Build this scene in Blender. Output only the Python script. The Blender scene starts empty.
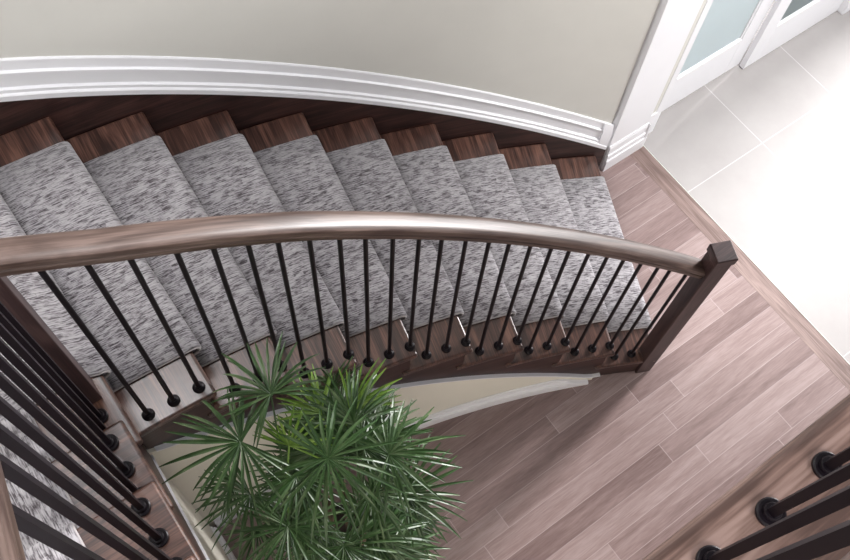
import bpy, bmesh, math, random
from mathutils import Vector, Matrix
random.seed(7)
C = bpy.context.scene.collection
R = math.radians
PI = math.pi

# ------------------------------------------------------------------ helpers
def link(o, parent=None):
    C.objects.link(o)
    if parent: o.parent = parent
    return o

def tag(o, label=None, cat=None, group=None, kind=None):
    if label: o['label'] = label
    if cat: o['category'] = cat
    if group: o['group'] = group
    if kind: o['kind'] = kind
    return o

def empty(name, loc=(0, 0, 0), label=None, cat=None, group=None, kind=None):
    o = bpy.data.objects.new(name, None)
    o.location = loc
    o.empty_display_size = .1
    link(o)
    return tag(o, label, cat, group, kind)

def uv_straight(udir):
    u = Vector(udir).normalized()
    def f(co, n):
        w = n.cross(u)
        if w.length < .3:                       # end grain
            a = Vector((0, 0, 1)) if abs(n.z) < .9 else Vector((1, 0, 0))
            w = n.cross(a)
            return (co.dot(a) * .3, co.dot(w))
        return (co.dot(u), co.dot(w.normalized()))
    return f

def uv_arc(c, rad):
    def f(co, n):
        a = math.atan2(co.y - c[1], co.x - c[0])
        r = math.hypot(co.x - c[0], co.y - c[1])
        return (-a * rad, co.z if abs(n.z) < .7 else r)
    return f

def mesh_obj(name, bm, mat, parent=None, uv=None, smooth=False, bevel=0, seg=2):
    bm.normal_update()
    bmesh.ops.recalc_face_normals(bm, faces=bm.faces)
    if uv:
        lay = bm.loops.layers.uv.new('UVMap')
        for f in bm.faces:
            for l in f.loops:
                l[lay].uv = uv(l.vert.co, f.normal)
    me = bpy.data.meshes.new(name)
    bm.to_mesh(me); bm.free()
    for m in (mat if isinstance(mat, (list, tuple)) else [mat]):
        me.materials.append(m)
    if smooth:
        for p in me.polygons: p.use_smooth = True
    o = bpy.data.objects.new(name, me)
    link(o, parent)
    if bevel:
        b = o.modifiers.new('bevel', 'BEVEL')
        b.width = bevel; b.segments = seg; b.limit_method = 'ANGLE'; b.angle_limit = R(40)
        b.harden_normals = False
    return o

def prism(bm, pts, z0, z1):
    """vertical prism; z0 / z1 numbers or per-point lists"""
    n = len(pts)
    a = z0 if isinstance(z0, (list, tuple)) else [z0] * n
    b = z1 if isinstance(z1, (list, tuple)) else [z1] * n
    lo = [bm.verts.new((p[0], p[1], a[i])) for i, p in enumerate(pts)]
    hi = [bm.verts.new((p[0], p[1], b[i])) for i, p in enumerate(pts)]
    bm.faces.new(lo[::-1]); bm.faces.new(hi)
    for i in range(n):
        j = (i + 1) % n
        bm.faces.new((lo[i], lo[j], hi[j], hi[i]))

def box(bm, x0, x1, y0, y1, z0, z1):
    prism(bm, [(x0, y0), (x1, y0), (x1, y1), (x0, y1)], z0, z1)

def loft(bm, rings, closed=True, caps=True):
    vs = [[bm.verts.new(p) for p in r] for r in rings]
    n = len(rings[0])
    for a, b in zip(vs[:-1], vs[1:]):
        for i in range(n if closed else n - 1):
            j = (i + 1) % n
            bm.faces.new((a[i], a[j], b[j], b[i]))
    if caps and closed:
        bm.faces.new(vs[0][::-1]); bm.faces.new(vs[-1])
    return vs

def lathe(bm, prof, cx, cy, z, n=20):
    rings = []
    for r, h in prof:
        rings.append([(cx + r * math.cos(2 * PI * i / n), cy + r * math.sin(2 * PI * i / n), z + h) for i in range(n)])
    loft(bm, rings)

# ------------------------------------------------------------------ materials
def mat_new(name):
    m = bpy.data.materials.new(name); m.use_nodes = True
    nt = m.node_tree; b = nt.nodes['Principled BSDF']
    return m, nt, b

def N(nt, t, **kw):
    n = nt.nodes.new(t)
    for k, v in kw.items(): setattr(n, k, v)
    return n

def L(nt, a, b): nt.links.new(a, b)

def ramp(nt, stops):
    r = N(nt, 'ShaderNodeValToRGB')
    e = r.color_ramp.elements
    while len(e) < len(stops): e.new(.5)
    for i, (p, c) in enumerate(stops):
        e[i].position = p; e[i].color = (*c, 1)
    return r

def math_n(nt, op, a, b=None, c=None):
    m = N(nt, 'ShaderNodeMath', operation=op)
    for i, v in enumerate((a, b, c)):
        if v is None: continue
        if isinstance(v, (int, float)): m.inputs[i].default_value = v
        else: L(nt, v, m.inputs[i])
    return m.outputs[0]

def plain(name, col, rough=.5, metal=0, noise=0.03, bump=0):
    m, nt, b = mat_new(name)
    tc = N(nt, 'ShaderNodeTexCoord')
    no = N(nt, 'ShaderNodeTexNoise'); no.inputs['Scale'].default_value = 6; no.inputs['Detail'].default_value = 4
    L(nt, tc.outputs['Object'], no.inputs['Vector'])
    lo = tuple(max(0, c * (1 - noise)) for c in col); hi = tuple(min(1, c * (1 + noise)) for c in col)
    r = ramp(nt, [(.3, lo), (.7, hi)])
    L(nt, no.outputs[0], r.inputs[0]); L(nt, r.outputs[0], b.inputs['Base Color'])
    b.inputs['Roughness'].default_value = rough; b.inputs['Metallic'].default_value = metal
    if bump:
        n2 = N(nt, 'ShaderNodeTexNoise'); n2.inputs['Scale'].default_value = 350
        L(nt, tc.outputs['Object'], n2.inputs['Vector'])
        bp = N(nt, 'ShaderNodeBump'); bp.inputs['Strength'].default_value = bump; bp.inputs['Distance'].default_value = .002
        L(nt, n2.outputs[0], bp.inputs['Height']); L(nt, bp.outputs[0], b.inputs['Normal'])
    return m

def wood(name, dark, mid, light, rough=.34, fine=1.0, coat=.0, rnd=True):
    m, nt, b = mat_new(name)
    uv = N(nt, 'ShaderNodeUVMap'); uv.uv_map = 'UVMap'
    mp = N(nt, 'ShaderNodeMapping'); mp.inputs['Scale'].default_value = (1.6, 16 * fine, 1)
    L(nt, uv.outputs[0], mp.inputs[0])
    oi = N(nt, 'ShaderNodeObjectInfo')
    if rnd:
        cm = N(nt, 'ShaderNodeCombineXYZ')
        L(nt, math_n(nt, 'MULTIPLY', oi.outputs['Random'], 37.0), cm.inputs[0])
        L(nt, math_n(nt, 'MULTIPLY', oi.outputs['Random'], 91.0), cm.inputs[1])
        L(nt, cm.outputs[0], mp.inputs['Location'])
    n1 = N(nt, 'ShaderNodeTexNoise'); n1.inputs['Scale'].default_value = 1.3; n1.inputs['Detail'].default_value = 6
    n1.inputs['Distortion'].default_value = 1.6
    L(nt, mp.outputs[0], n1.inputs[0])
    mp2 = N(nt, 'ShaderNodeMapping'); mp2.inputs['Scale'].default_value = (5, 190 * fine, 1)
    L(nt, uv.outputs[0], mp2.inputs[0])
    n2 = N(nt, 'ShaderNodeTexNoise'); n2.inputs['Scale'].default_value = 1; n2.inputs['Detail'].default_value = 3
    L(nt, mp2.outputs[0], n2.inputs[0])
    mix = math_n(nt, 'ADD', math_n(nt, 'MULTIPLY', n1.outputs[0], .6), math_n(nt, 'MULTIPLY', n2.outputs[0], .4))
    r = ramp(nt, [(.40, dark), (.5, mid), (.61, light)])
    L(nt, mix, r.inputs[0]); L(nt, r.outputs[0], b.inputs['Base Color'])
    b.inputs['Roughness'].default_value = rough
    b.inputs['Coat Weight'].default_value = coat; b.inputs['Coat Roughness'].default_value = .3
    bp = N(nt, 'ShaderNodeBump'); bp.inputs['Strength'].default_value = .25; bp.inputs['Distance'].default_value = .0008
    L(nt, n2.outputs[0], bp.inputs['Height']); L(nt, bp.outputs[0], b.inputs['Normal'])
    return m

def plank_floor(name, dark, mid, light, gap, y0=.655, w=.1105, ln=1.15, rough=.36):
    m, nt, b = mat_new(name)
    tc = N(nt, 'ShaderNodeTexCoord'); sp = N(nt, 'ShaderNodeSeparateXYZ')
    L(nt, tc.outputs['Object'], sp.inputs[0])
    X, Y = sp.outputs[0], sp.outputs[1]
    t = math_n(nt, 'DIVIDE', math_n(nt, 'SUBTRACT', Y, y0), w)
    row = math_n(nt, 'FLOOR', t); fy = math_n(nt, 'FRACT', t)
    wn = N(nt, 'ShaderNodeTexWhiteNoise', noise_dimensions='1D'); L(nt, row, wn.inputs['W'])
    s = math_n(nt, 'DIVIDE', math_n(nt, 'ADD', X, math_n(nt, 'MULTIPLY', wn.outputs[0], 5.0)), ln)
    col = math_n(nt, 'FLOOR', s); fx = math_n(nt, 'FRACT', s)
    cb = N(nt, 'ShaderNodeCombineXYZ'); L(nt, row, cb.inputs[0]); L(nt, col, cb.inputs[1])
    w2 = N(nt, 'ShaderNodeTexWhiteNoise', noise_dimensions='2D'); L(nt, cb.outputs[0], w2.inputs['Vector'])
    # grain
    gv = N(nt, 'ShaderNodeCombineXYZ')
    L(nt, math_n(nt, 'ADD', math_n(nt, 'MULTIPLY', X, 2.2), math_n(nt, 'MULTIPLY', w2.outputs[0], 40.0)), gv.inputs[0])
    L(nt, math_n(nt, 'MULTIPLY', Y, 26.0), gv.inputs[1]); L(nt, math_n(nt, 'MULTIPLY', w2.outputs[0], 9.0), gv.inputs[2])
    g = N(nt, 'ShaderNodeTexNoise'); g.inputs['Scale'].default_value = 1; g.inputs['Detail'].default_value = 7
    g.inputs['Roughness'].default_value = .6; g.inputs['Distortion'].default_value = .6
    L(nt, gv.outputs[0], g.inputs[0])
    f = N(nt, 'ShaderNodeTexNoise'); f.inputs['Scale'].default_value = 1; f.inputs['Detail'].default_value = 3
    fv = N(nt, 'ShaderNodeCombineXYZ'); L(nt, math_n(nt, 'MULTIPLY', X, 14.0), fv.inputs[0]); L(nt, math_n(nt, 'MULTIPLY', Y, 210.0), fv.inputs[1])
    L(nt, fv.outputs[0], f.inputs[0])
    v = math_n(nt, 'ADD', math_n(nt, 'ADD', math_n(nt, 'MULTIPLY', g.outputs[0], .5), math_n(nt, 'MULTIPLY', w2.outputs[0], .24)), math_n(nt, 'MULTIPLY', f.outputs[0], .3))
    r = ramp(nt, [(.34, dark), (.51, mid), (.70, light)])
    L(nt, v, r.inputs[0])
    gy = math_n(nt, 'MAXIMUM', math_n(nt, 'LESS_THAN', fy, .028), math_n(nt, 'MULTIPLY', math_n(nt, 'LESS_THAN', fx, .0036), 1.0))
    mx = N(nt, 'ShaderNodeMix', data_type='RGBA')
    L(nt, math_n(nt, 'MULTIPLY', gy, .42), mx.inputs['Factor']); L(nt, r.outputs[0], mx.inputs['A']); mx.inputs['B'].default_value = (*gap, 1)
    L(nt, mx.outputs['Result'], b.inputs['Base Color'])
    b.inputs['Roughness'].default_value = rough
    bp = N(nt, 'ShaderNodeBump'); bp.inputs['Strength'].default_value = .2; bp.inputs['Distance'].default_value = .001
    L(nt, math_n(nt, 'SUBTRACT', g.outputs[0], gy), bp.inputs['Height']); L(nt, bp.outputs[0], b.inputs['Normal'])
    return m

def tile_mat(name, tx=3.589, ty=1.222, s=.61):
    m, nt, b = mat_new(name)
    tc = N(nt, 'ShaderNodeTexCoord'); sp = N(nt, 'ShaderNodeSeparateXYZ'); L(nt, tc.outputs['Object'], sp.inputs[0])
    a = math_n(nt, 'DIVIDE', math_n(nt, 'SUBTRACT', sp.outputs[0], tx - .002), s)
    c = math_n(nt, 'DIVIDE', math_n(nt, 'SUBTRACT', sp.outputs[1], ty - .002), s)
    ga = math_n(nt, 'LESS_THAN', math_n(nt, 'FRACT', a), .0075); gc = math_n(nt, 'LESS_THAN', math_n(nt, 'FRACT', c), .0075)
    g = math_n(nt, 'MAXIMUM', ga, gc)
    cb = N(nt, 'ShaderNodeCombineXYZ'); L(nt, math_n(nt, 'FLOOR', a), cb.inputs[0]); L(nt, math_n(nt, 'FLOOR', c), cb.inputs[1])
    wn = N(nt, 'ShaderNodeTexWhiteNoise', noise_dimensions='2D'); L(nt, cb.outputs[0], wn.inputs['Vector'])
    n = N(nt, 'ShaderNodeTexNoise'); n.inputs['Scale'].default_value = 3.2; n.inputs['Detail'].default_value = 8; n.inputs['Roughness'].default_value = .65
    L(nt, tc.outputs['Object'], n.inputs[0])
    v = math_n(nt, 'ADD', math_n(nt, 'MULTIPLY', n.outputs[0], .8), math_n(nt, 'MULTIPLY', wn.outputs[0], .2))
    r = ramp(nt, [(.3, (.335, .315, .31)), (.7, (.385, .365, .36))])
    L(nt, v, r.inputs[0])
    mx = N(nt, 'ShaderNodeMix', data_type='RGBA'); L(nt, g, mx.inputs['Factor']); L(nt, r.outputs[0], mx.inputs['A']); mx.inputs['B'].default_value = (.55, .53, .54, 1)
    L(nt, mx.outputs['Result'], b.inputs['Base Color']); b.inputs['Roughness'].default_value = .6
    return m

def carpet_mat(name):
    m, nt, b = mat_new(name)
    uv = N(nt, 'ShaderNodeUVMap'); uv.uv_map = 'UVMap'
    def noise(sx, sy, det=3, sc=1, loc=0):
        mp = N(nt, 'ShaderNodeMapping'); mp.inputs['Scale'].default_value = (sx, sy, 1); mp.inputs['Location'].default_value = (loc, loc * 1.7, 0)
        L(nt, uv.outputs[0], mp.inputs[0])
        n = N(nt, 'ShaderNodeTexNoise'); n.inputs['Scale'].default_value = sc; n.inputs['Detail'].default_value = det
        n.inputs['Roughness'].default_value = .55
        L(nt, mp.outputs[0], n.inputs[0]); return n.outputs[0]
    dash = noise(24, 230, 1)
    dash2 = noise(90, 200, 2, 1, 5)
    blot = noise(11, 17, 2, 1, 9)
    mp = N(nt, 'ShaderNodeMapping'); mp.inputs['Scale'].default_value = (30, 70, 1); L(nt, uv.outputs[0], mp.inputs[0])
    vo = N(nt, 'ShaderNodeTexVoronoi', distance='CHEBYCHEV'); vo.inputs['Scale'].default_value = 1; vo.inputs['Randomness'].default_value = .9
    L(nt, mp.outputs[0], vo.inputs['Vector'])
    sc = N(nt, 'ShaderNodeSeparateColor'); L(nt, vo.outputs['Color'], sc.inputs[0])
    v = math_n(nt, 'ADD', math_n(nt, 'ADD', math_n(nt, 'MULTIPLY', dash, .58), math_n(nt, 'MULTIPLY', dash2, .24)),
               math_n(nt, 'ADD', math_n(nt, 'MULTIPLY', blot, .07), math_n(nt, 'MULTIPLY', sc.outputs[0], .11)))
    r = ramp(nt, [(.37, (.075, .065, .07)), (.45, (.20, .185, .20)), (.52, (.36, .345, .36)), (.66, (.48, .46, .48))])
    L(nt, v, r.inputs[0]); L(nt, r.outputs[0], b.inputs['Base Color'])
    b.inputs['Roughness'].default_value = .95; b.inputs['Specular IOR Level'].default_value = .1
    b.inputs['Sheen Weight'].default_value = .25; b.inputs['Sheen Roughness'].default_value = .5
    bp = N(nt, 'ShaderNodeBump'); bp.inputs['Strength'].default_value = .7; bp.inputs['Distance'].default_value = .003
    L(nt, v, bp.inputs['Height']); L(nt, bp.outputs[0], b.inputs['Normal'])
    return m

def frosted(name, col, trans, rough):
    m, nt, b = mat_new(name)
    tc = N(nt, 'ShaderNodeTexCoord'); no = N(nt, 'ShaderNodeTexNoise'); no.inputs['Scale'].default_value = 2
    L(nt, tc.outputs['Object'], no.inputs[0])
    r = ramp(nt, [(.3, tuple(c * .95 for c in col)), (.7, col)]); L(nt, no.outputs[0], r.inputs[0]); L(nt, r.outputs[0], b.inputs['Base Color'])
    b.inputs['Transmission Weight'].default_value = trans; b.inputs['Roughness'].default_value = rough; b.inputs['IOR'].default_value = 1.3
    return m

M = {}
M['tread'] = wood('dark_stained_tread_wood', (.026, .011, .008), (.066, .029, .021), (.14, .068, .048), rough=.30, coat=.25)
M['rail'] = wood('brown_handrail_wood', (.045, .026, .021), (.078, .050, .041), (.125, .085, .072), rough=.38, fine=.8, coat=.0)
M['rail'].node_tree.nodes['Principled BSDF'].inputs['Specular IOR Level'].default_value = .38
M['post'] = wood('dark_newel_wood', (.022, .011, .012), (.040, .021, .021), (.065, .036, .034), rough=.45, coat=.0)
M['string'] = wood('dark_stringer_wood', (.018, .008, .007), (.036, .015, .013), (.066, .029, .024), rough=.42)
M['curb'] = wood('brown_landing_nosing_wood', (.062, .034, .027), (.125, .075, .061), (.21, .14, .12), rough=.4, fine=.6)
M['floor'] = plank_floor('grey_brown_plank_floor', (.15, .098, .092), (.235, .166, .157), (.34, .26, .25), (.50, .42, .42))
M['border'] = wood('border_strip_wood', (.14, .092, .080), (.21, .145, .130), (.29, .21, .19), rough=.4)
M['tile'] = tile_mat('pale_floor_tile')
M['wall'] = plain('warm_grey_wall_paint', (.66, .65, .61), .7, noise=.015)
M['cream'] = plain('cream_wall_paint', (.78, .75, .66), .7, noise=.015)
M['white'] = plain('white_trim_paint', (.84, .84, .87), .35, noise=.01)
M['iron'] = plain('black_satin_iron', (.005, .003, .005), .42, metal=0, noise=.1)
M['iron'].node_tree.nodes['Principled BSDF'].inputs['Specular IOR Level'].default_value = .2
M['carpet'] = carpet_mat('grey_mottled_carpet')
M['binding'] = plain('pale_carpet_binding', (.42, .39, .39), .9, noise=.1)
M['glass'] = frosted('frosted_bluish_glass', (.66, .76, .79), .35, .45)
M['glass_dark'] = frosted('frosted_grey_glass', (.27, .33, .34), .45, .4)
M['steel'] = plain('threshold_metal', (.75, .78, .72), .3, metal=.6, noise=.02)

# ------------------------------------------------------------------ stair geometry
RISE = .17
IC = (-.317, -3.867); OC = (-.556, -3.936)      # centres of the inner and outer curves
def pi_(az, r): return (IC[0] + r * math.cos(R(az)), IC[1] + r * math.sin(R(az)))
def po_(az, r): return (OC[0] + r * math.cos(R(az)), OC[1] + r * math.sin(R(az)))
AZI = {k: 61.5 + 2.93 * (k - 1) for k in range(1, 10)}; AZI[10] = 88.05
AZO = dict(zip(range(1, 11), (60.49, 63.28, 66.07, 68.92, 71.81, 74.73, 77.65, 80.62, 83.57, 86.33)))
R_IN, R_OUT, RW = 5.01, 6.419, 6.446
XE, XW = -.155, -1.13                           # inner and outer edges of the upper flight
Y11, RUN = 1.087, .2655
TOPZ = 18 * RISE
def nose_y(k): return Y11 - RUN * (k - 11)

def stringer_bottom(az): return .299 + (az - 69.77) * .0565
def interp(tab, x):
    for (a, b), (c, d) in zip(tab[:-1], tab[1:]):
        if x <= c: return b + (d - b) * (x - a) / (c - a)
    (a, b), (c, d) = tab[-2:]
    return b + (d - b) * (x - a) / (c - a)
SK = [(60.1, .220), (64.78, .509), (68.74, .752), (73.57, 1.048), (77.78, 1.300), (80.18, 1.442), (82.99, 1.603), (84.69, 1.694)]
def skirt_top(az): return min(interp(SK, az), 1.80)

stair = empty('staircase', (1.0, 1.5, 0), 'curved staircase of dark stained wooden treads climbing along the wall to the upper floor', 'staircase')
st_m = Matrix.Translation(Vector((-1.0, -1.5, 0)))
def sp(o):                                       # children keep world coordinates
    o.matrix_parent_inverse = st_m; return o

def lerp(a, b, t): return a + (b - a) * t
T = .032
def bull(bm_obj): return bm_obj
for k in range(1, 10):
    a0, a1 = AZI[k], AZI[k + 1]; b0, b1 = AZO[k], AZO[k + 1]
    pts = []
    n = 6
    back = .03 / 5.0 * 57.3
    # outer arc from front to back, then inner arc from back to front
    for i in range(n + 1): pts.append(po_(lerp(b0, b1 + .3, i / n), R_OUT))
    pts.append(pi_(a1 + .28, 5.045)); pts.append(pi_(a1 + .72, 5.045))
    for i in range(n + 1): pts.append(pi_(lerp(a1 + .72, a0, i / n), R_IN))
    bm = bmesh.new(); prism(bm, pts, RISE * k - T, RISE * k)
    ni = Vector(pi_(a0, R_IN)); no = Vector(po_(b0, R_OUT)); d = (no - ni)
    sp(mesh_obj('tread', bm, M['tread'], stair, uv_straight((d.x, d.y, 0)), bevel=.011, seg=4))
    # riser below this tread
    bm = bmesh.new()
    q0, q1 = pi_(a0 + .33, 5.035), po_(b0 + .27, R_OUT)
    q2, q3 = po_(b0 + .45, R_OUT), pi_(a0 + .53, 5.035)
    prism(bm, [q0, q1, q2, q3], RISE * (k - 1) + .0005, RISE * k - T - .0005)
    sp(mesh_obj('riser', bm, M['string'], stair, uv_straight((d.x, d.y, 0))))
# riser under the landing tread, then the square corner tread
bm = bmesh.new(); box(bm, -.19, -.172, 1.13, 2.41, RISE * 9 + .0005, RISE * 10 - T - .0005)
sp(mesh_obj('riser', bm, M['string'], stair, uv_straight((0, 1, 0))))
bm = bmesh.new()
pts = [(-.145, 1.055), (-.145, 2.438)] + [(x, OC[1] + math.sqrt(R_OUT ** 2 - (x - OC[0]) ** 2)) for x in (-.35, -.6, -.85, XW)] + [(XW, 1.055)]
prism(bm, pts, RISE * 10 - T, RISE * 10)
sp(mesh_obj('tread', bm, M['tread'], stair, uv_straight((0, 1, 0)), bevel=.011, seg=4))
for k in range(11, 18):
    y = nose_y(k)
    bm = bmesh.new()
    prism(bm, [(XE, y), (XW, y), (XW, y - RUN - .024), (-.185, y - RUN - .024), (-.185, y - RUN - .045), (XE, y - RUN - .045)], RISE * k - T, RISE * k)
    sp(mesh_obj('tread', bm, M['tread'], stair, uv_straight((1, 0, 0)), bevel=.011, seg=4))
for k in range(11, 19):
    y = nose_y(k)
    bm = bmesh.new(); box(bm, XW, -.178, y - .042, y - .026, RISE * (k - 1) + .0005, RISE * k - T - .0005)
    sp(mesh_obj('riser', bm, M['string'], stair, uv_straight((1, 0, 0))))
# open inner stringer: saw-tooth top, sloping bottom (curved part)
bm = bmesh.new()
for k in range(1, 10):
    a0, a1 = AZI[k] + .33, (AZI[k + 1] + .33 if k < 9 else 88.25)
    n = 5
    pin = [(pi_(lerp(a0, a1, i / n), 5.022)) for i in range(n + 1)]
    pou = [(pi_(lerp(a0, a1, i / n), 5.048)) for i in range(n + 1)]
    zb = [max(0.001, stringer_bottom(lerp(a0, a1, i / n))) for i in range(n + 1)]
    zt = RISE * k - T - .0005
    prism(bm, pin + pou[::-1], zb + zb[::-1], zt)
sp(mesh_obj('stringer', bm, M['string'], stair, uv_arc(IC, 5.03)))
# straight stringer of the upper flight
bm = bmesh.new()
zz = stringer_bottom(88.2)
prof = [(1.135, zz)]
prof += [(1.135, 10 * RISE - T - .0005)]
for k in range(11, 18):
    y = nose_y(k) - .028
    prof += [(y, RISE * (k - 1) - T - .0005), (y, RISE * k - T - .0005)]
yl = nose_y(18) - .028
prof += [(yl, RISE * 17 - T - .0005), (yl, zz + (1.135 - yl) * RISE / RUN)]
va = [bm.verts.new((-.166, y, z)) for y, z in prof]; vb = [bm.verts.new((-.190, y, z)) for y, z in prof]
bm.faces.new(va); bm.faces.new(vb[::-1])
for i in range(len(va)):
    j = (i + 1) % len(va); bm.faces.new((va[i], va[j], vb[j], vb[i]))
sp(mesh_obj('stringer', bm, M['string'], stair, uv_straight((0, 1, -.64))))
# outer skirt board along the wall
bm = bmesh.new()
rings = []
n = 60
for i in range(n + 1):
    a = lerp(60.05, 94.9, i / n)
    zt = skirt_top(a); zb = max(.001, zt - .40)
    rings.append([(*po_(a, RW - .001), zb), (*po_(a, RW - .026), zb), (*po_(a, RW - .026), zt - .004), (*po_(a, RW - .023), zt), (*po_(a, RW - .001), zt)])
loft(bm, rings)
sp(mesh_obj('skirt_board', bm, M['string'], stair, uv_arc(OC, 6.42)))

# ------------------------------------------------------------------ carpet runner
def arc_run_uv(): pass
CT = .011
def runner_rows():
    """cross lines (inner point, outer point, z, distance) of the carpet from the floor up to the corner tread"""
    rows = []
    RI, RO = 5.19, 6.268
    def line(k, off, t=0.0):
        """cross line of nose k, pushed downhill by off; t moves it toward nose k+1"""
        a = lerp(AZI[k], AZI[min(k + 1, 10)], t); b = lerp(AZO[k], AZO[min(k + 1, 10)], t)
        pi0, po0 = Vector(pi_(a, RI)), Vector(po_(b, RO))
        d = (po0 - pi0).normalized(); nrm = Vector((d.y, -d.x))      # downhill
        return pi0 + nrm * off, po0 + nrm * off
    s = 0
    for k in range(1, 11):
        zt, zb = RISE * k, RISE * (k - 1)
        nr = T / 2 + CT * .7
        st = [(-.026 + CT, zb + CT + .001), (-.026 + CT, zt - T - .006), (-.012, zt - T - CT * .8)]
        for j in range(7):
            th = -PI / 2 + PI * j / 6
            st.append((-.012 + (nr + .004) * math.cos(th), zt - T / 2 + nr * math.sin(th) + CT * .3))
        for off, z in st:
            p, q = line(k, off); rows.append((p, q, z))
        if k < 10:
            for j in range(1, 6):
                p, q = line(k, -.02, j / 6 * .93); rows.append((p, q, zt + CT))
            p, q = line(k + 1, -.026 + CT); rows.append((p, q, zt + CT))
        else:
            pass
    return rows
rows = runner_rows()
# corner tread: the inner end of the row stays at the newel, the outer end swings along the wall
bm = bmesh.new()
lay = bm.loops.layers.uv.new('UVMap')
def strip(rows, nseg=4, mode=None):
    prev = None; s = 0; pm = None
    for p, q, z in rows:
        vs = []
        for i in range(nseg + 1):
            t = i / nseg
            v = p.lerp(q, t); vs.append(Vector((v.x, v.y, z)))
        mid = vs[nseg // 2]
        if pm is not None: s += (mid - pm).length
        pm = mid.copy()
        cur = [(bm.verts.new(v), s, (q - p).length * i / nseg) for i, v in enumerate(vs)]
        if prev:
            for i in range(nseg):
                f = bm.faces.new((prev[i][0], cur[i][0], cur[i + 1][0], prev[i + 1][0]))
                for l, w in zip(f.loops, (prev[i], cur[i], cur[i + 1], prev[i + 1])): l[lay].uv = (w[1], w[2])
                f.smooth = True
        prev = cur
fixed = []
for p, q, z in rows: fixed.append((p, q, z))
z10 = RISE * 10 + CT
YI = 1.345; XI = -.38
for x in (-.22, -.3, XI, -.6, -.8, -.95):
    fixed.append((Vector((x, YI)), Vector((x, OC[1] + math.sqrt(6.265 ** 2 - (x - OC[0]) ** 2))), z10))
strip(fixed)
edge_rows = fixed[:-3]
# upper flight carpet, starting where the corner tread carpet ends
up = [(Vector((XI, YI)), Vector((-.95, YI)), z10)]
for k in range(11, 18):
    y = nose_y(k); zt = RISE * k; zb = RISE * (k - 1)
    st = [(-.026 + CT, zb + CT), (-.026 + CT, zt - T - .006), (-.012, zt - T - CT * .8)]
    nr = T / 2 + CT * .7
    for j in range(7):
        th = -PI / 2 + PI * j / 6
        st.append((-.012 + (nr + .004) * math.cos(th), zt - T / 2 + nr * math.sin(th) + CT * .3))
    st.append((-.03, zt + CT))
    for off, z in st: up.append((Vector((XI, y + off)), Vector((-.95, y + off)), z))
up.append((Vector((XI, nose_y(18) - .026 + CT)), Vector((-.95, nose_y(18) - .026 + CT)), RISE * 17 + CT))
strip(up)
for v in bm.verts: v.co.z += 0
me = bpy.data.meshes.new('stair_runner'); bm.normal_update(); bm.to_mesh(me); bm.free()
me.materials.append(M['carpet'])
runner = link(bpy.data.objects.new('stair_runner', me))
tag(runner, 'mottled grey carpet runner wrapped over the staircase treads', 'carpet')
so = runner.modifiers.new('thick', 'SOLIDIFY'); so.thickness = .009; so.offset = -1
# bound edges
def tube(path, r, name, mat, parent, n=6):
    bm = bmesh.new(); rings = []
    for i, p in enumerate(path):
        a = path[max(0, i - 1)]; b = path[min(len(path) - 1, i + 1)]
        t = (b - a).normalized(); u = t.cross(Vector((.31, .2, .93))).normalized(); w = t.cross(u)
        rings.append([p + (u * math.cos(2 * PI * j / n) + w * math.sin(2 * PI * j / n)) * r for j in range(n)])
    loft(bm, rings)
    return mesh_obj(name, bm, mat, parent, smooth=True)
for side in (0, 1):
    path = []
    for r_ in (edge_rows if side == 0 else fixed):
        v = r_[side]; w = Vector((v.x, v.y, r_[2] - .003))
        if not path or (w - path[-1]).length > .004: path.append(w)
    tube(path, .005, 'binding', M['binding'], runner)
path = []
for p, q, z in up[1:]:
    w = Vector((p.x, p.y, z - .003))
    if not path or (w - path[-1]).length > .004: path.append(w)
tube(path, .005, 'binding', M['binding'], runner)

# ------------------------------------------------------------------ balustrades
def rosette_bm(bm, x, y, z, s=1.0):
    lathe(bm, [(.0215 * s, .0005), (.0215 * s, .004), (.019 * s, .009), (.0135 * s, .013), (.0115 * s, .014), (.0115 * s, .020), (.010 * s, .022)], x, y, z, 24)

def baluster(x, y, z0, z1, parent, square=None, s=1.0):
    bm = bmesh.new()
    if square is None:
        lathe(bm, [(.0078, 0), (.0078, z1 - z0)], x, y, z0 + .001, 12)
    else:
        h = .0078
        c, sn = math.cos(square), math.sin(square)
        pts = [(x + c * a - sn * b, y + sn * a + c * b) for a, b in ((-h, -h), (h, -h), (h, h), (-h, h))]
        prism(bm, pts, z0 + .001, z1)
    o = mesh_obj('baluster', bm, M['iron'], parent, smooth=square is None)
    bm = bmesh.new()
    if square is None: rosette_bm(bm, x, y, z0, s)
    else: lathe(bm, [(.0235 * s, .0005), (.0240 * s, .003), (.0240 * s, .008), (.0215 * s, .0105), (.0150 * s, .0095), (.0145 * s, .016), (.0130 * s, .018)], x, y, z0, 28)
    r = mesh_obj('rosette', bm, M['iron'], o, smooth=True)
    for p in (o.data, r.data):
        if hasattr(p, 'set_sharp_from_angle'): p.set_sharp_from_angle(angle=R(35))
    return o

def rail_section(w, h):
    """profile (sideways, up) with a softly crowned top and a finger groove at each side"""
    a = w / 2
    right = [(a * .80, 0), (a * .86, h * .06), (a * .86, h * .32), (a * .76, h * .38), (a * .78, h * .46), (a * .98, h * .56), (a, h * .72), (a * .95, h * .88), (a * .78, h * .965), (a * .4, h)]
    return right + [(-x, z) for x, z in right[::-1]]

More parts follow.
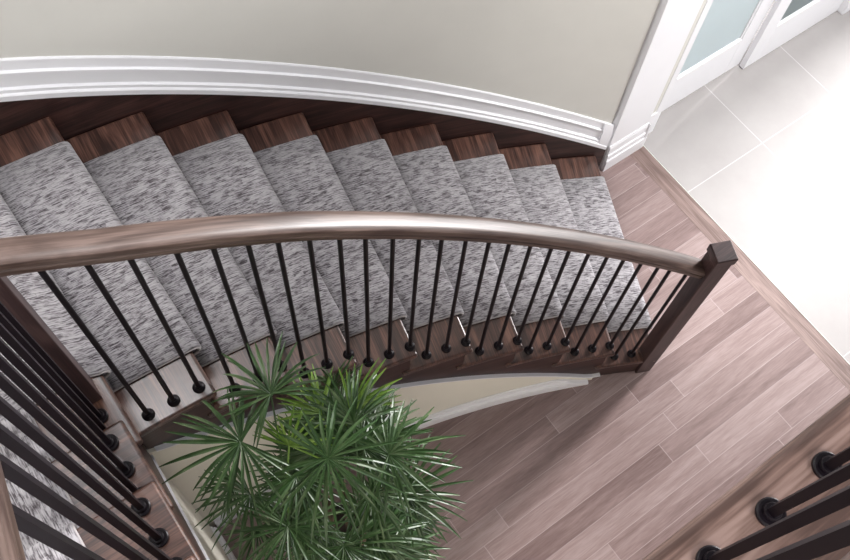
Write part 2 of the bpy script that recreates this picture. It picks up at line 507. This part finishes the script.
def sweep_rail(name, path, parent, w=.074, h=.068):
    sec = rail_section(w, h); bm = bmesh.new(); lay = bm.loops.layers.uv.new('UVMap')
    rings = []; s = [0]
    for i, p in enumerate(path):
        a = path[max(0, i - 1)]; b = path[min(len(path) - 1, i + 1)]
        t = (b - a); tx = Vector((t.x, t.y, 0)).normalized(); side = Vector((tx.y, -tx.x, 0))
        rings.append([p + side * x + Vector((0, 0, z)) for x, z in sec])
        if i: s.append(s[-1] + (p - path[i - 1]).length)
    vs = [[bm.verts.new(q) for q in r] for r in rings]
    per = [0]
    m = len(sec)
    for i in range(m): per.append(per[-1] + math.dist(sec[i], sec[(i + 1) % m]))
    for i in range(len(vs) - 1):
        for j in range(m):
            k = (j + 1) % m
            f = bm.faces.new((vs[i][j], vs[i][k], vs[i + 1][k], vs[i + 1][j]))
            for l, uvw in zip(f.loops, ((s[i], per[j]), (s[i], per[j + 1]), (s[i + 1], per[j + 1]), (s[i + 1], per[j]))): l[lay].uv = uvw
            f.smooth = True
    bm.faces.new(vs[0][::-1]); bm.faces.new(vs[-1])
    bmesh.ops.recalc_face_normals(bm, faces=bm.faces)
    me = bpy.data.meshes.new(name); bm.to_mesh(me); bm.free(); me.materials.append(M['rail'])
    me.set_sharp_from_angle(angle=R(38))
    return link(bpy.data.objects.new(name, me), parent)

def post(name, x, y, rot, z0, z1, half, parent, cap=True, mat='post'):
    c, sn = math.cos(rot), math.sin(rot)
    def sq(h): return [(x + c * a - sn * b, y + sn * a + c * b) for a, b in ((-h, -h), (h, -h), (h, h), (-h, h))]
    bm = bmesh.new(); prism(bm, sq(half), z0, z1)
    o = mesh_obj(name, bm, M[mat], parent, uv_straight((0, 0, 1)), bevel=.004, seg=2)
    if cap:
        bm = bmesh.new()
        rings = [[(*p, z) for p in sq(h)] for h, z in ((half - .003, z1), (half - .003, z1 + .006), (half + .004, z1 + .006), (half + .005, z1 + .050), (half + .002, z1 + .057))]
        loft(bm, rings)
        mesh_obj('post_cap', bm, M[mat], o, uv_straight((1, 0, 0)), bevel=.0015, seg=2)
    return o

lower = empty('stair_balustrade', (2.06, .578, 0), 'curved balustrade of round black balusters under a brown handrail, ending at a square newel post', 'railing')
lm = Matrix.Translation(Vector((-2.06, -.578, 0)))
def place(o, m): o.matrix_parent_inverse = m; return o
RB = 5.058
def z_under(i): return 1.135 + .0585 * i
RT = [(61.5, 1.105), (63.16, 1.214), (68.31, 1.545), (73.11, 1.851), (77.13, 2.103), (80.51, 2.313), (83.4, 2.479), (85.88, 2.617), (87.87, 2.744)]
RH = .068
def rail_z(a): return interp(RT, a) - RH + .004
order = []                                      # balusters from the bottom up
order += [(1, 62.45), (1, 61.55)]
for k in range(1, 10):
    base = AZI[k]
    if k == 1: order = [(1, base + 1.0), (1, base + 1.97)]
    else: order += [(k, base + .05), (k, base + 1.0), (k, base + 1.97)]
OFF = {1: (1.41, 2.42), 9: (.5, 1.53, 2.56)}
order = [(k, AZI[k] + d) for k in range(1, 10) for d in OFF.get(k, (.21, 1.22, 2.23))]
for i, (k, a) in enumerate(order):
    x, y = pi_(a, RB)
    # keep the shaft off the nosing of the next tread
    place(baluster(x, y, RISE * k, rail_z(a) + .006, lower), lm)
path = [Vector((*pi_(lerp(61.75, 88.5, i / 60), RB), rail_z(lerp(61.75, 88.5, i / 60)))) for i in range(61)]
e = path[-1]
path += [Vector((-.182, 1.20, e.z + .02)), Vector((-.205, 1.23, e.z + .04)), Vector((-.215, 1.262, e.z + .06))]
place(sweep_rail('handrail', path, lower), lm)
place(post('newel_post', 2.062, .586, R(-23), 0.0, 1.245, .040, lower), lm)

upper = empty('stair_balustrade', (-.225, 1.29, 10 * RISE), 'straight balustrade of black balusters rising beside the upper flight at the left', 'railing')
um = Matrix.Translation(Vector((.225, -1.29, -10 * RISE)))
place(post('corner_newel_post', -.225, 1.290, 0, 10 * RISE, 3.22, .045, upper), um)
def up_rail(y): return 3.55 + (.382 - y) * .74
ups = [(10, 1.196), (10, 1.115)]
for k in range(11, 17):
    ups += [(k, nose_y(k) - .050), (k, nose_y(k) - .145), (k, nose_y(k) - .234)]
for k, y in ups:
    place(baluster(-.215, y, RISE * k, up_rail(y) + .006, upper, square=0.0, s=1.06), um)
path = [Vector((-.215, y, up_rail(y))) for y in (1.246, 1.1, .9, .6, .3, 0, -.3, -.55)]
place(sweep_rail('handrail', path, upper, w=.07), um)

land = empty('landing_balustrade', (1.5, -.115, TOPZ), 'black balustrade along the edge of the upper landing at the bottom right', 'railing')
dm = Matrix.Translation(Vector((-1.5, .115, -TOPZ)))
for i in range(-4, 16):
    place(baluster(.667 + .128 * i, -.115, TOPZ, 3.985, land, square=0.0, s=1.0), dm)
path = [Vector((x, -.115, 3.98)) for x in (.0, .6, 1.2, 1.9, 2.7)]
place(sweep_rail('handrail', path, land), dm)

# ------------------------------------------------------------------ setting
def struct(name, bm, mat, parent=None, uv=None, **kw):
    o = mesh_obj(name, bm, mat, parent, uv, **kw)
    if parent is None: tag(o, kind='structure')
    return o

bm = bmesh.new(); box(bm, -3.0, 2.876, -4.0, 3.2, -.1, 0)
tag(struct('floor', bm, M['floor']), 'grey brown wooden plank floor at the foot of the staircase', 'floor')
bm = bmesh.new(); box(bm, 2.876, 2.983, -4.0, 1.70, -.1, .0005)
tag(struct('trim_1', bm, M['border'], uv=uv_straight((0, 1, 0))), 'single board edging the wooden floor beside the tiles', 'trim')
bm = bmesh.new(); box(bm, 2.983, 2.988, -4.0, 1.62, -.1, .0015)
tag(struct('trim_2', bm, M['steel']), 'thin pale metal strip between boards and tiles', 'trim')
bm = bmesh.new(); box(bm, 2.988, 7.5, -4.0, 3.2, -.1, 0)
tag(struct('floor_tiles', bm, M['tile']), 'pale square floor tiles of the foyer', 'floor')

# curved outer wall, continuing straight along the upper flight
bm = bmesh.new()
n = 60; AE = 95.13
rings = []
for i in range(n + 1):
    a = lerp(60.15, AE, i / n)
    rings.append([(*po_(a, RW), 0), (*po_(a, RW + .12), 0), (*po_(a, RW + .12), 5.4), (*po_(a, RW), 5.4)])
loft(bm, rings)
o = mesh_obj('wall_back', bm, M['wall'], smooth=True); o.data.set_sharp_from_angle(angle=R(40))
tag(o, 'tall curved warm grey wall behind the staircase', 'wall', kind='structure')
bm = bmesh.new(); box(bm, -1.26, -1.1315, -4.0, 2.40, 0, 5.4)
tag(struct('wall_left', bm, M['wall']), 'straight grey wall beside the upper flight', 'wall')

# moulded white baseboard following the stair on the curved wall
PROF = [(0, 0), (.030, 0), (.030, .030), (.026, .037), (.022, .040), (.022, .058), (.012, .066), (.012, .143), (.018, .148), (.018, .156), (.008, .162), (.008, .218), (.004, .225), (0, .225)]
bm = bmesh.new(); rings = []
for i in range(61):
    a = lerp(60.10, AE - .3, i / 60); z = skirt_top(a) + .001
    rings.append([(*po_(a, RW - .0005 - d), z + h * .91) for d, h in PROF])
loft(bm, rings)
# closing stile at the lower end
rg = []
for a in (60.06, 60.10, 60.55):
    z = skirt_top(a) + .001
    rg.append([(*po_(a, RW - .0005), z), (*po_(a, RW - .027), z), (*po_(a, RW - .027), z + .145), (*po_(a, RW - .014), z + .205), (*po_(a, RW - .0005), z + .205)])
loft(bm, rg)
o = mesh_obj('baseboard_back', bm, M['white']); o.data.set_sharp_from_angle(angle=R(30))
tag(o, 'white moulded baseboard sloping along the curved wall above the stairs', 'baseboard', kind='structure')

# wall below the lower flight and below the upper flight
bm = bmesh.new(); rings = []
for i in range(49):
    a = lerp(65.0, 88.35, i / 48); zb = max(.01, stringer_bottom(a) - .001)
    rings.append([(*pi_(a, 5.008), 0), (*pi_(a, 5.045), 0), (*pi_(a, 5.045), zb), (*pi_(a, 5.008), zb)])
loft(bm, rings)
o = mesh_obj('wall_understair', bm, M['cream'], smooth=True); o.data.set_sharp_from_angle(angle=R(40))
tag(o, 'low curved cream wall below the lower flight', 'wall', kind='structure')
def up_bottom(y): return zz + (1.135 - y) * RISE / RUN
bm = bmesh.new()
prism(bm, [(-.176, 1.135), (-.215, 1.135), (-.215, -4.0), (-.176, -4.0)], 0, [up_bottom(1.135) - .001] * 2 + [up_bottom(-.75)] * 2) if False else None
prof = [(1.137, 0), (1.137, up_bottom(1.135) - .001), (-.77, up_bottom(-.77) - .001), (-4.0, up_bottom(-.77) - .001), (-4.0, 0)]
va = [bm.verts.new((-.170, y, z)) for y, z in prof]; vb = [bm.verts.new((-.215, y, z)) for y, z in prof]
bm.faces.new(va); bm.faces.new(vb[::-1])
for i in range(5):
    j = (i + 1) % 5; bm.faces.new((va[i], va[j], vb[j], vb[i]))
tag(struct('wall_understair_left', bm, M['cream']), 'cream wall below the upper flight at the left', 'wall')
# white trim under the stringers
TP = [(0, .016), (.010, .020), (.014, .034), (.018, .042), (.018, .052), (0, .052)]
bm = bmesh.new(); rings = []
for i in range(49):
    a = lerp(64.6, 88.0, i / 48); zb = max(.0, stringer_bottom(a) - .045)
    rings.append([(*pi_(a, 5.0215 - d), zb + h) for d, h in TP])
loft(bm, rings)
tag(struct('trim_3', bm, M['white']), 'white moulding along the underside of the curved stringer', 'trim')
bm = bmesh.new(); rings = []
for y in (1.125, -.77):
    zb = up_bottom(y) - .045
    rings.append([(-.1655 + d * .4, y, zb + h) for d, h in TP])
loft(bm, rings)
tag(struct('trim_4', bm, M['white']), 'white moulding along the underside of the upper flight', 'trim')
# baseboards on the floor
BP = [(0, 0), (.022, 0), (.022, .070), (.018, .078), (.018, .092), (.010, .100), (.010, .128), (.006, .140), (0, .140)]
bm = bmesh.new(); rings = []
for i in range(41):
    a = lerp(65.3, 88.0, i / 40); lim = max(.02, stringer_bottom(a) - .04)
    rings.append([(*pi_(a, 5.0075 - d), min(h * .85, lim)) for d, h in BP])
loft(bm, rings)
tag(struct('baseboard_front', bm, M['white']), 'white baseboard at the foot of the curved cream wall', 'baseboard')
bm = bmesh.new(); loft(bm, [[(-.1695 + d, y, h) for d, h in BP] for y in (1.11, -4.0)])
tag(struct('baseboard_left', bm, M['white']), 'white baseboard at the foot of the cream wall left', 'baseboard')

# pilaster at the end of the curved wall
bm = bmesh.new(); box(bm, 2.6635, 2.955, 1.622, 1.80, 0, 5.4)
tag(struct('wall_end', bm, M['white']), 'white painted wall end between the staircase and the doors', 'wall')
bm = bmesh.new(); box(bm, 2.9555, 3.045, 1.655, 1.80, 0, 5.4)
tag(struct('wall_recess', bm, M['wall']), 'narrow grey return beside the sliding doors', 'wall')
bm = bmesh.new()
PP = [(0, 0), (.020, 0), (.020, .10), (.014, .108), (.014, .15), (.008, .158), (.008, .215), (.003, .235), (0, .235)]
loft(bm, [[(x, 1.6215 - d, h) for d, h in PP] for x in (2.668, 2.957)])
loft(bm, [[(2.9560 + d * .9, y, h) for d, h in PP] for y in (1.602, 1.654)])
tag(struct('baseboard_end', bm, M['white']), 'white baseboard at the foot of the wall end', 'baseboard')
bm = bmesh.new()
for x0, x1, yy in ((3.046, 3.10, 1.652), (3.10, 3.125, 1.690)):
    box(bm, x0, x1, yy, 1.80, 0, 2.3)
box(bm, 2.975, 3.046, 1.645, 1.656, 0, .235)
tag(struct('trim_5', bm, M['white'], bevel=.003), 'white casing at the left side of the sliding doors', 'trim')
bm = bmesh.new(); box(bm, 4.715, 4.84, 1.635, 1.85, 0, 2.3); box(bm, 3.1255, 4.7145, 1.70, 1.85, 2.1, 2.3)
tag(struct('trim_6', bm, M['white'], bevel=.006), 'white casing at the right side and head of the sliding doors', 'trim')
bm = bmesh.new(); box(bm, 4.8405, 6.4, 1.62, 1.85, 0, 2.9)
tag(struct('wall_foyer', bm, M['wall']), 'grey foyer wall beyond the sliding doors', 'wall')
bm = bmesh.new(); box(bm, 3.0, 4.9, 2.5, 2.6, 0, 2.3); box(bm, 3.0, 4.9, 1.86, 2.49, 2.31, 2.4)
tag(struct('wall_closet', bm, M['wall']), 'grey inside of the closet behind the frosted doors', 'wall')

def sliding_door(name, x0, x1, yf, gl, label, sl, sr):
    e = empty(name, (x0, yf, 0), label, 'door', kind='structure')
    m = Matrix.Translation(Vector((-x0, -yf, 0)))
    t = .034; H = 2.08; zb = .008
    bm = bmesh.new()
    box(bm, x0, x0 + sl, yf, yf + t, zb, H); box(bm, x1 - sr, x1, yf, yf + t, zb, H)
    box(bm, x0 + sl, x1 - sr, yf, yf + t, zb, .315); box(bm, x0 + sl, x1 - sr, yf, yf + t, H - .11, H)
    place(mesh_obj('door_frame', bm, M['white'], e, bevel=.002), m)
    bm = bmesh.new()
    g = .016
    for a, b_, c, d in ((x0 + sl, x0 + sl + g, .315, H - .11), (x1 - sr - g, x1 - sr, .315, H - .11), (x0 + sl + g, x1 - sr - g, .315, .315 + g), (x0 + sl + g, x1 - sr - g, H - .11 - g, H - .11)):
        box(bm, a, b_, yf + .006, yf + t - .006, c, d)
    place(mesh_obj('glazing_bead', bm, M['white'], e, bevel=.002), m)
    bm = bmesh.new(); box(bm, x0 + sl + g, x1 - sr - g, yf + .014, yf + .020, .315 + g, H - .11 - g)
    place(mesh_obj('glass_pane', bm, M[gl], e), m)
sliding_door('door_1', 3.126, 3.875, 1.722, 'glass', 'left white sliding door with a pale blue frosted pane', .088, .125)
sliding_door('door_2', 3.868, 4.713, 1.678, 'glass_dark', 'right white sliding door with a darker grey frosted pane', .125, .125)

# upper landing
bm = bmesh.new(); box(bm, -.15, 3.0, -4.0, -.3205, TOPZ - .03, TOPZ)
tag(struct('floor_upper', bm, M['floor']), 'plank floor of the upper landing', 'floor')
bm = bmesh.new(); box(bm, -1.13, -.1505, -4.0, nose_y(18) - .02, TOPZ - .03, TOPZ)
tag(struct('floor_upper_left', bm, M['floor']), 'plank floor at the top of the upper flight', 'floor')
bm = bmesh.new(); box(bm, -.15, 3.0, -.32, -.052, TOPZ - .034, TOPZ)
tag(struct('trim_7', bm, M['curb'], uv=uv_straight((1, 0, 0)), bevel=.013, seg=4), 'brown wooden nosing board along the edge of the upper landing', 'trim')
bm = bmesh.new(); box(bm, -.15, 3.0, -.35, -.078, TOPZ - .33, TOPZ - .035)
tag(struct('wall_landing', bm, M['wall']), 'grey fascia below the upper landing', 'wall')

# ------------------------------------------------------------------ palm
def leaf_mat(name, a, b_, c):
    m, nt, b = mat_new(name)
    uv = N(nt, 'ShaderNodeUVMap'); uv.uv_map = 'UVMap'
    mp = N(nt, 'ShaderNodeMapping'); mp.inputs['Scale'].default_value = (3, 9, 1); L(nt, uv.outputs[0], mp.inputs[0])
    n = N(nt, 'ShaderNodeTexNoise'); n.inputs['Scale'].default_value = 2; n.inputs['Detail'].default_value = 3; L(nt, mp.outputs[0], n.inputs[0])
    r = ramp(nt, [(.3, a), (.5, b_), (.72, c)]); L(nt, n.outputs[0], r.inputs[0]); L(nt, r.outputs[0], b.inputs['Base Color'])
    b.inputs['Roughness'].default_value = .42; b.inputs['Specular IOR Level'].default_value = .45
    return m
M['leaf'] = leaf_mat('palm_leaf_green', (.008, .032, .005), (.032, .080, .018), (.12, .175, .08))
M['leaf_new'] = leaf_mat('young_palm_leaf_green', (.07, .15, .015), (.14, .26, .03), (.24, .36, .06))
M['stem'] = plain('palm_cane_fibre', (.10, .07, .04), .9, noise=.4, bump=.5)
M['pot'] = plain('dark_glazed_pot', (.05, .045, .045), .3, noise=.1)
M['soil'] = plain('dark_potting_soil', (.03, .02, .015), .95, noise=.3, bump=.8)

PX, PY = .27, .66
palm = empty('potted_palm', (PX, PY, 0), 'bushy green fan palm standing on the floor in the curve of the staircase', 'plant')
pm_ = Matrix.Translation(Vector((-PX, -PY, 0)))
bm = bmesh.new()
lathe(bm, [(.0, 0), (.135, 0), (.14, .01), (.18, .30), (.19, .31), (.19, .34), (.175, .34), (.168, .29), (.0, .285)], PX, PY, .001, 32)
place(mesh_obj('pot', bm, M['pot'], palm, smooth=True), pm_).data.set_sharp_from_angle(angle=R(40))
bm = bmesh.new(); lathe(bm, [(.0, .285), (.163, .285), (.163, .300), (.08, .308), (.0, .31)], PX, PY, .001, 24)
place(mesh_obj('soil', bm, M['soil'], palm, smooth=True), pm_)
rnd = random.Random(11)
canes = []
for i in range(9):
    a = 2 * PI * i / 9 + rnd.uniform(-.3, .3); r0 = rnd.uniform(.03, .12); r1 = rnd.uniform(.06, .24)
    h = rnd.uniform(.75, 1.50)
    b0 = Vector((PX + r0 * math.cos(a), PY + r0 * math.sin(a), .30)); b1 = Vector((PX + r1 * math.cos(a), PY + r1 * math.sin(a), h))
    path = [b0.lerp(b1, t) + Vector((0, 0, .0)) for t in (0, .25, .5, .75, 1)]
    place(tube(path, .011, 'cane', M['stem'], palm, 8), pm_); canes.append((b0, b1))

def frond(hub, out, nrm, length, nleaf, spread, mat, droop=.25, seed=0):
    """petiole plus a fan of folded leaflets. out: direction of the middle leaflet, nrm: upper side of the fan"""
    rd = random.Random(seed); nleaf = int(nleaf * 1.4)
    out = out.normalized(); nrm = (nrm - out * nrm.dot(out)).normalized(); side = nrm.cross(out)
    bm = bmesh.new(); lay = bm.loops.layers.uv.new('UVMap')
    # petiole to the nearest cane top
    b = min(canes, key=lambda c: (c[1] - hub).length + max(0, c[1].z - hub.z) * 3)
    t = min(1, max(.25, (hub.z - .22 - b[0].z) / (b[1].z - b[0].z)))
    base = b[0].lerp(b[1], t)
    ctrl = base.lerp(hub, .5) + Vector((0, 0, .07)) - out * .03
    pp = [base * (1 - s) ** 2 + ctrl * 2 * s * (1 - s) + hub * s * s for s in [i / 6 for i in range(7)]]
    for i, p in enumerate(pp): pass
    rings = []
    for i, p in enumerate(pp):
        tt = (pp[min(6, i + 1)] - pp[max(0, i - 1)]).normalized(); u = tt.cross(Vector((.3, .2, .93))).normalized(); w = tt.cross(u)
        rings.append([p + (u * math.cos(2 * PI * j / 5) + w * math.sin(2 * PI * j / 5)) * .0032 for j in range(5)])
    loft(bm, rings)
    for i in range(nleaf):
        th = R(spread) * (i / (nleaf - 1) - .5) + rd.uniform(-.05, .05)
        d = out * math.cos(th) + side * math.sin(th)
        Lf = length * 1.06 * (1 - .22 * abs(th) / R(spread / 2)) * rd.uniform(.82, 1.08)
        wid = rd.uniform(.0048, .0074) * (length / .24)
        lift = rd.uniform(-.05, .38); dr = droop * rd.uniform(.5, 1.6)
        lat = nrm.cross(d).normalized()
        bend = rd.uniform(-.12, .12)
        prev = None; ns = 7
        for s in range(ns + 1):
            t = s / ns
            c = hub + d * Lf * t + nrm * Lf * (lift * t) + lat * bend * Lf * t * t + Vector((0, 0, -1)) * Lf * dr * t ** 2.2 - nrm * .0
            w = wid * (.28 + 2.2 * t * (1 - t) ** .8 if t < .42 else 1.0 - ((t - .42) / .58) ** 2.4 * .86)
            w = max(.0012, min(w, wid)) 
            v = [bm.verts.new(c + lat * w + nrm * w * .55), bm.verts.new(c), bm.verts.new(c - lat * w + nrm * w * .55)]
            if prev:
                for a_ in (0, 1):
                    f = bm.faces.new((prev[a_], v[a_], v[a_ + 1], prev[a_ + 1]))
                    for l in f.loops: l[lay].uv = (th * .3 + l.vert.co.dot(d) * 1.5, l.vert.co.dot(lat) * 3 + i)
            prev = v
    me = bpy.data.meshes.new('frond'); bm.to_mesh(me); bm.free(); me.materials.append(mat)
    for p in me.polygons: p.use_smooth = False
    o = bpy.data.objects.new('frond', me); link(o, palm); place(o, pm_)
    return o

centre = Vector((PX, PY, 1.25))


tops = [  # hub, out direction, length, leaflets, spread, new growth
    ((.242, .92, 1.82), (-.1, .9, .15), .21, 18, 250, 0),
    ((.095, .857, 1.78), (-.9, .2, .10), .23, 20, 270, 0),
    ((.273, .651, 1.85), (.5, -.6, .10), .22, 20, 330, 0),
    ((.448, .591, 1.70), (.9, -.1, .0), .22, 18, 260, 0),
    ((.183, .705, 1.66), (-.1, -.9, .0), .19, 15, 230, 0),
    ((.413, .732, 1.70), (.3, .8, .5), .22, 14, 150, 0),
    ((.440, .800, 1.62), (.7, .2, .2), .20, 9, 90, 1),
    ((.360, .850, 1.60), (-.1, .8, .5), .20, 9, 100, 1),
    ((.455, .930, 1.50), (.1, .5, .8), .17, 11, 150, 0),
    ((.215, .800, 1.66), (.5, .3, .5), .17, 12, 170, 1),
    ((.292, .460, 1.38), (.7, -.4, .0), .23, 20, 250, 0),
    ((.470, .520, 1.35), (.9, -.1, .0), .23, 20, 230, 0),
    ((.085, .619, 1.52), (-.5, -.6, .1), .22, 18, 260, 0),
    ((.000, .700, 1.38), (-.3, -.9, .1), .14, 17, 220, 0),
    ((.010, .900, 1.30), (-.7, .1, .0), .14, 17, 200, 0),
    ((.200, .480, 1.45), (.1, -.9, .1), .22, 18, 250, 0),
    ((.360, .560, 1.50), (.5, -.8, .1), .20, 16, 240, 0),
    ((.040, .780, 1.50), (-.9, -.3, .0), .19, 17, 230, 0),
    ((.330, .400, 1.22), (.2, -.9, .0), .22, 18, 230, 0),
    ((.160, .400, 1.22), (-.1, -.9, .0), .22, 18, 230, 0),
]
for i, (h, d, ln, nl, spd, new) in enumerate(tops):
    d = Vector(d); h = Vector(h)
    nr = Vector((d.x * -.15 + rnd.uniform(-.15, .15), d.y * -.15 - .12 + rnd.uniform(-.15, .15), 1))
    frond(h, d, nr, ln, nl, spd, M['leaf_new'] if new else M['leaf'], droop=rnd.uniform(.25, .55), seed=i)
for i in range(46):                             # lower crown
    a = 2 * PI * (i * .381966) + rnd.uniform(-.2, .2)
    z = .72 + .85 * ((i * .618) % 1.0)
    rr = rnd.uniform(.09, .19)
    h = Vector((PX + .04 + rr * math.cos(a), PY + rr * .95 * math.sin(a), z))
    d = Vector((math.cos(a), math.sin(a), rnd.uniform(-.05, .25)))
    ln = .23 if math.cos(a) > -.3 else .15
    frond(h, d, Vector((-.1 * d.x, -.1 * d.y, 1)), ln, rnd.randint(15, 19), rnd.uniform(200, 260), M['leaf'], droop=rnd.uniform(.35, .7), seed=100 + i)

# ------------------------------------------------------------------ light
w = bpy.data.worlds.new('World'); bpy.context.scene.world = w; w.use_nodes = True
bg = w.node_tree.nodes['Background']
bg.inputs[0].default_value = (.93, .95, 1.0, 1); bg.inputs[1].default_value = .27
def area(name, loc, target, sx, sy, energy, col=(1, 1, 1)):
    l = bpy.data.lights.new(name, 'AREA'); l.shape = 'RECTANGLE'; l.size = sx; l.size_y = sy; l.energy = energy; l.color = col
    o = bpy.data.objects.new(name, l); C.objects.link(o); o.location = loc
    o.rotation_euler = (Vector(target) - Vector(loc)).to_track_quat('-Z', 'Y').to_euler()
    return o
area('foyer_window_light', (16.0, 3.0, 4.9), (2.0, .8, .4), 2.3, 3.6, 4800, (1.0, .98, .98))
area('foyer_high_fill', (7.5, -1.5, 5.0), (2.8, 1.6, .8), 2.0, 1.6, 50, (.97, .98, 1))  # added fill for the foyer faces the main window misses, no actual window
sd = bpy.data.lights.new('foyer_fill_spot', 'SPOT'); sd.energy = 1050; sd.spot_size = R(46); sd.spot_blend = 1.0; sd.shadow_soft_size = .35; sd.color = (1, .985, .97)  # unseen spot added to brighten the pilaster, doors and nearby tiles
so_ = bpy.data.objects.new('foyer_fill_spot', sd); C.objects.link(so_); so_.location = (3.9, -.9, 5.3)
so_.rotation_euler = (Vector((3.35, 1.5, .6)) - so_.location).to_track_quat('-Z', 'Y').to_euler()
area('stair_sheen_fill', (-.1, 2.25, 4.75), (.0, .9, 1.0), 1.0, 1.0, 48, (1.0, .98, 1.0))  # unseen area light added to give the upper inner treads their sheen
area('upper_hall_fill', (.8, -3.0, 5.3), (1.0, 2.4, 2.2), 3.0, 1.5, 160, (1.0, .99, .98))  # added fill behind the camera that lifts the curved wall, no actual fixture

# ------------------------------------------------------------------ camera
cam_d = bpy.data.cameras.new('camera'); cam = bpy.data.objects.new('camera', cam_d); C.objects.link(cam)
ROLL, PITCH, YAW, H, FPX = 0.1077311, 0.4459762, -0.7194190, 4.508, 928.308
cam.matrix_world = Matrix.Translation((0, 0, H)) @ (Matrix.Rotation(YAW, 4, 'Z') @ Matrix.Rotation(PITCH, 4, 'X') @ Matrix.Rotation(ROLL, 4, 'Z'))
cam_d.sensor_width = 36; cam_d.sensor_fit = 'HORIZONTAL'; cam_d.lens = FPX * 36 / 850; cam_d.clip_start = .02
bpy.context.scene.camera = cam
vs = bpy.context.scene.view_settings
vs.view_transform = 'Standard'; vs.look = 'None'; vs.gamma = 1; vs.use_curve_mapping = False; vs.exposure = 0.38
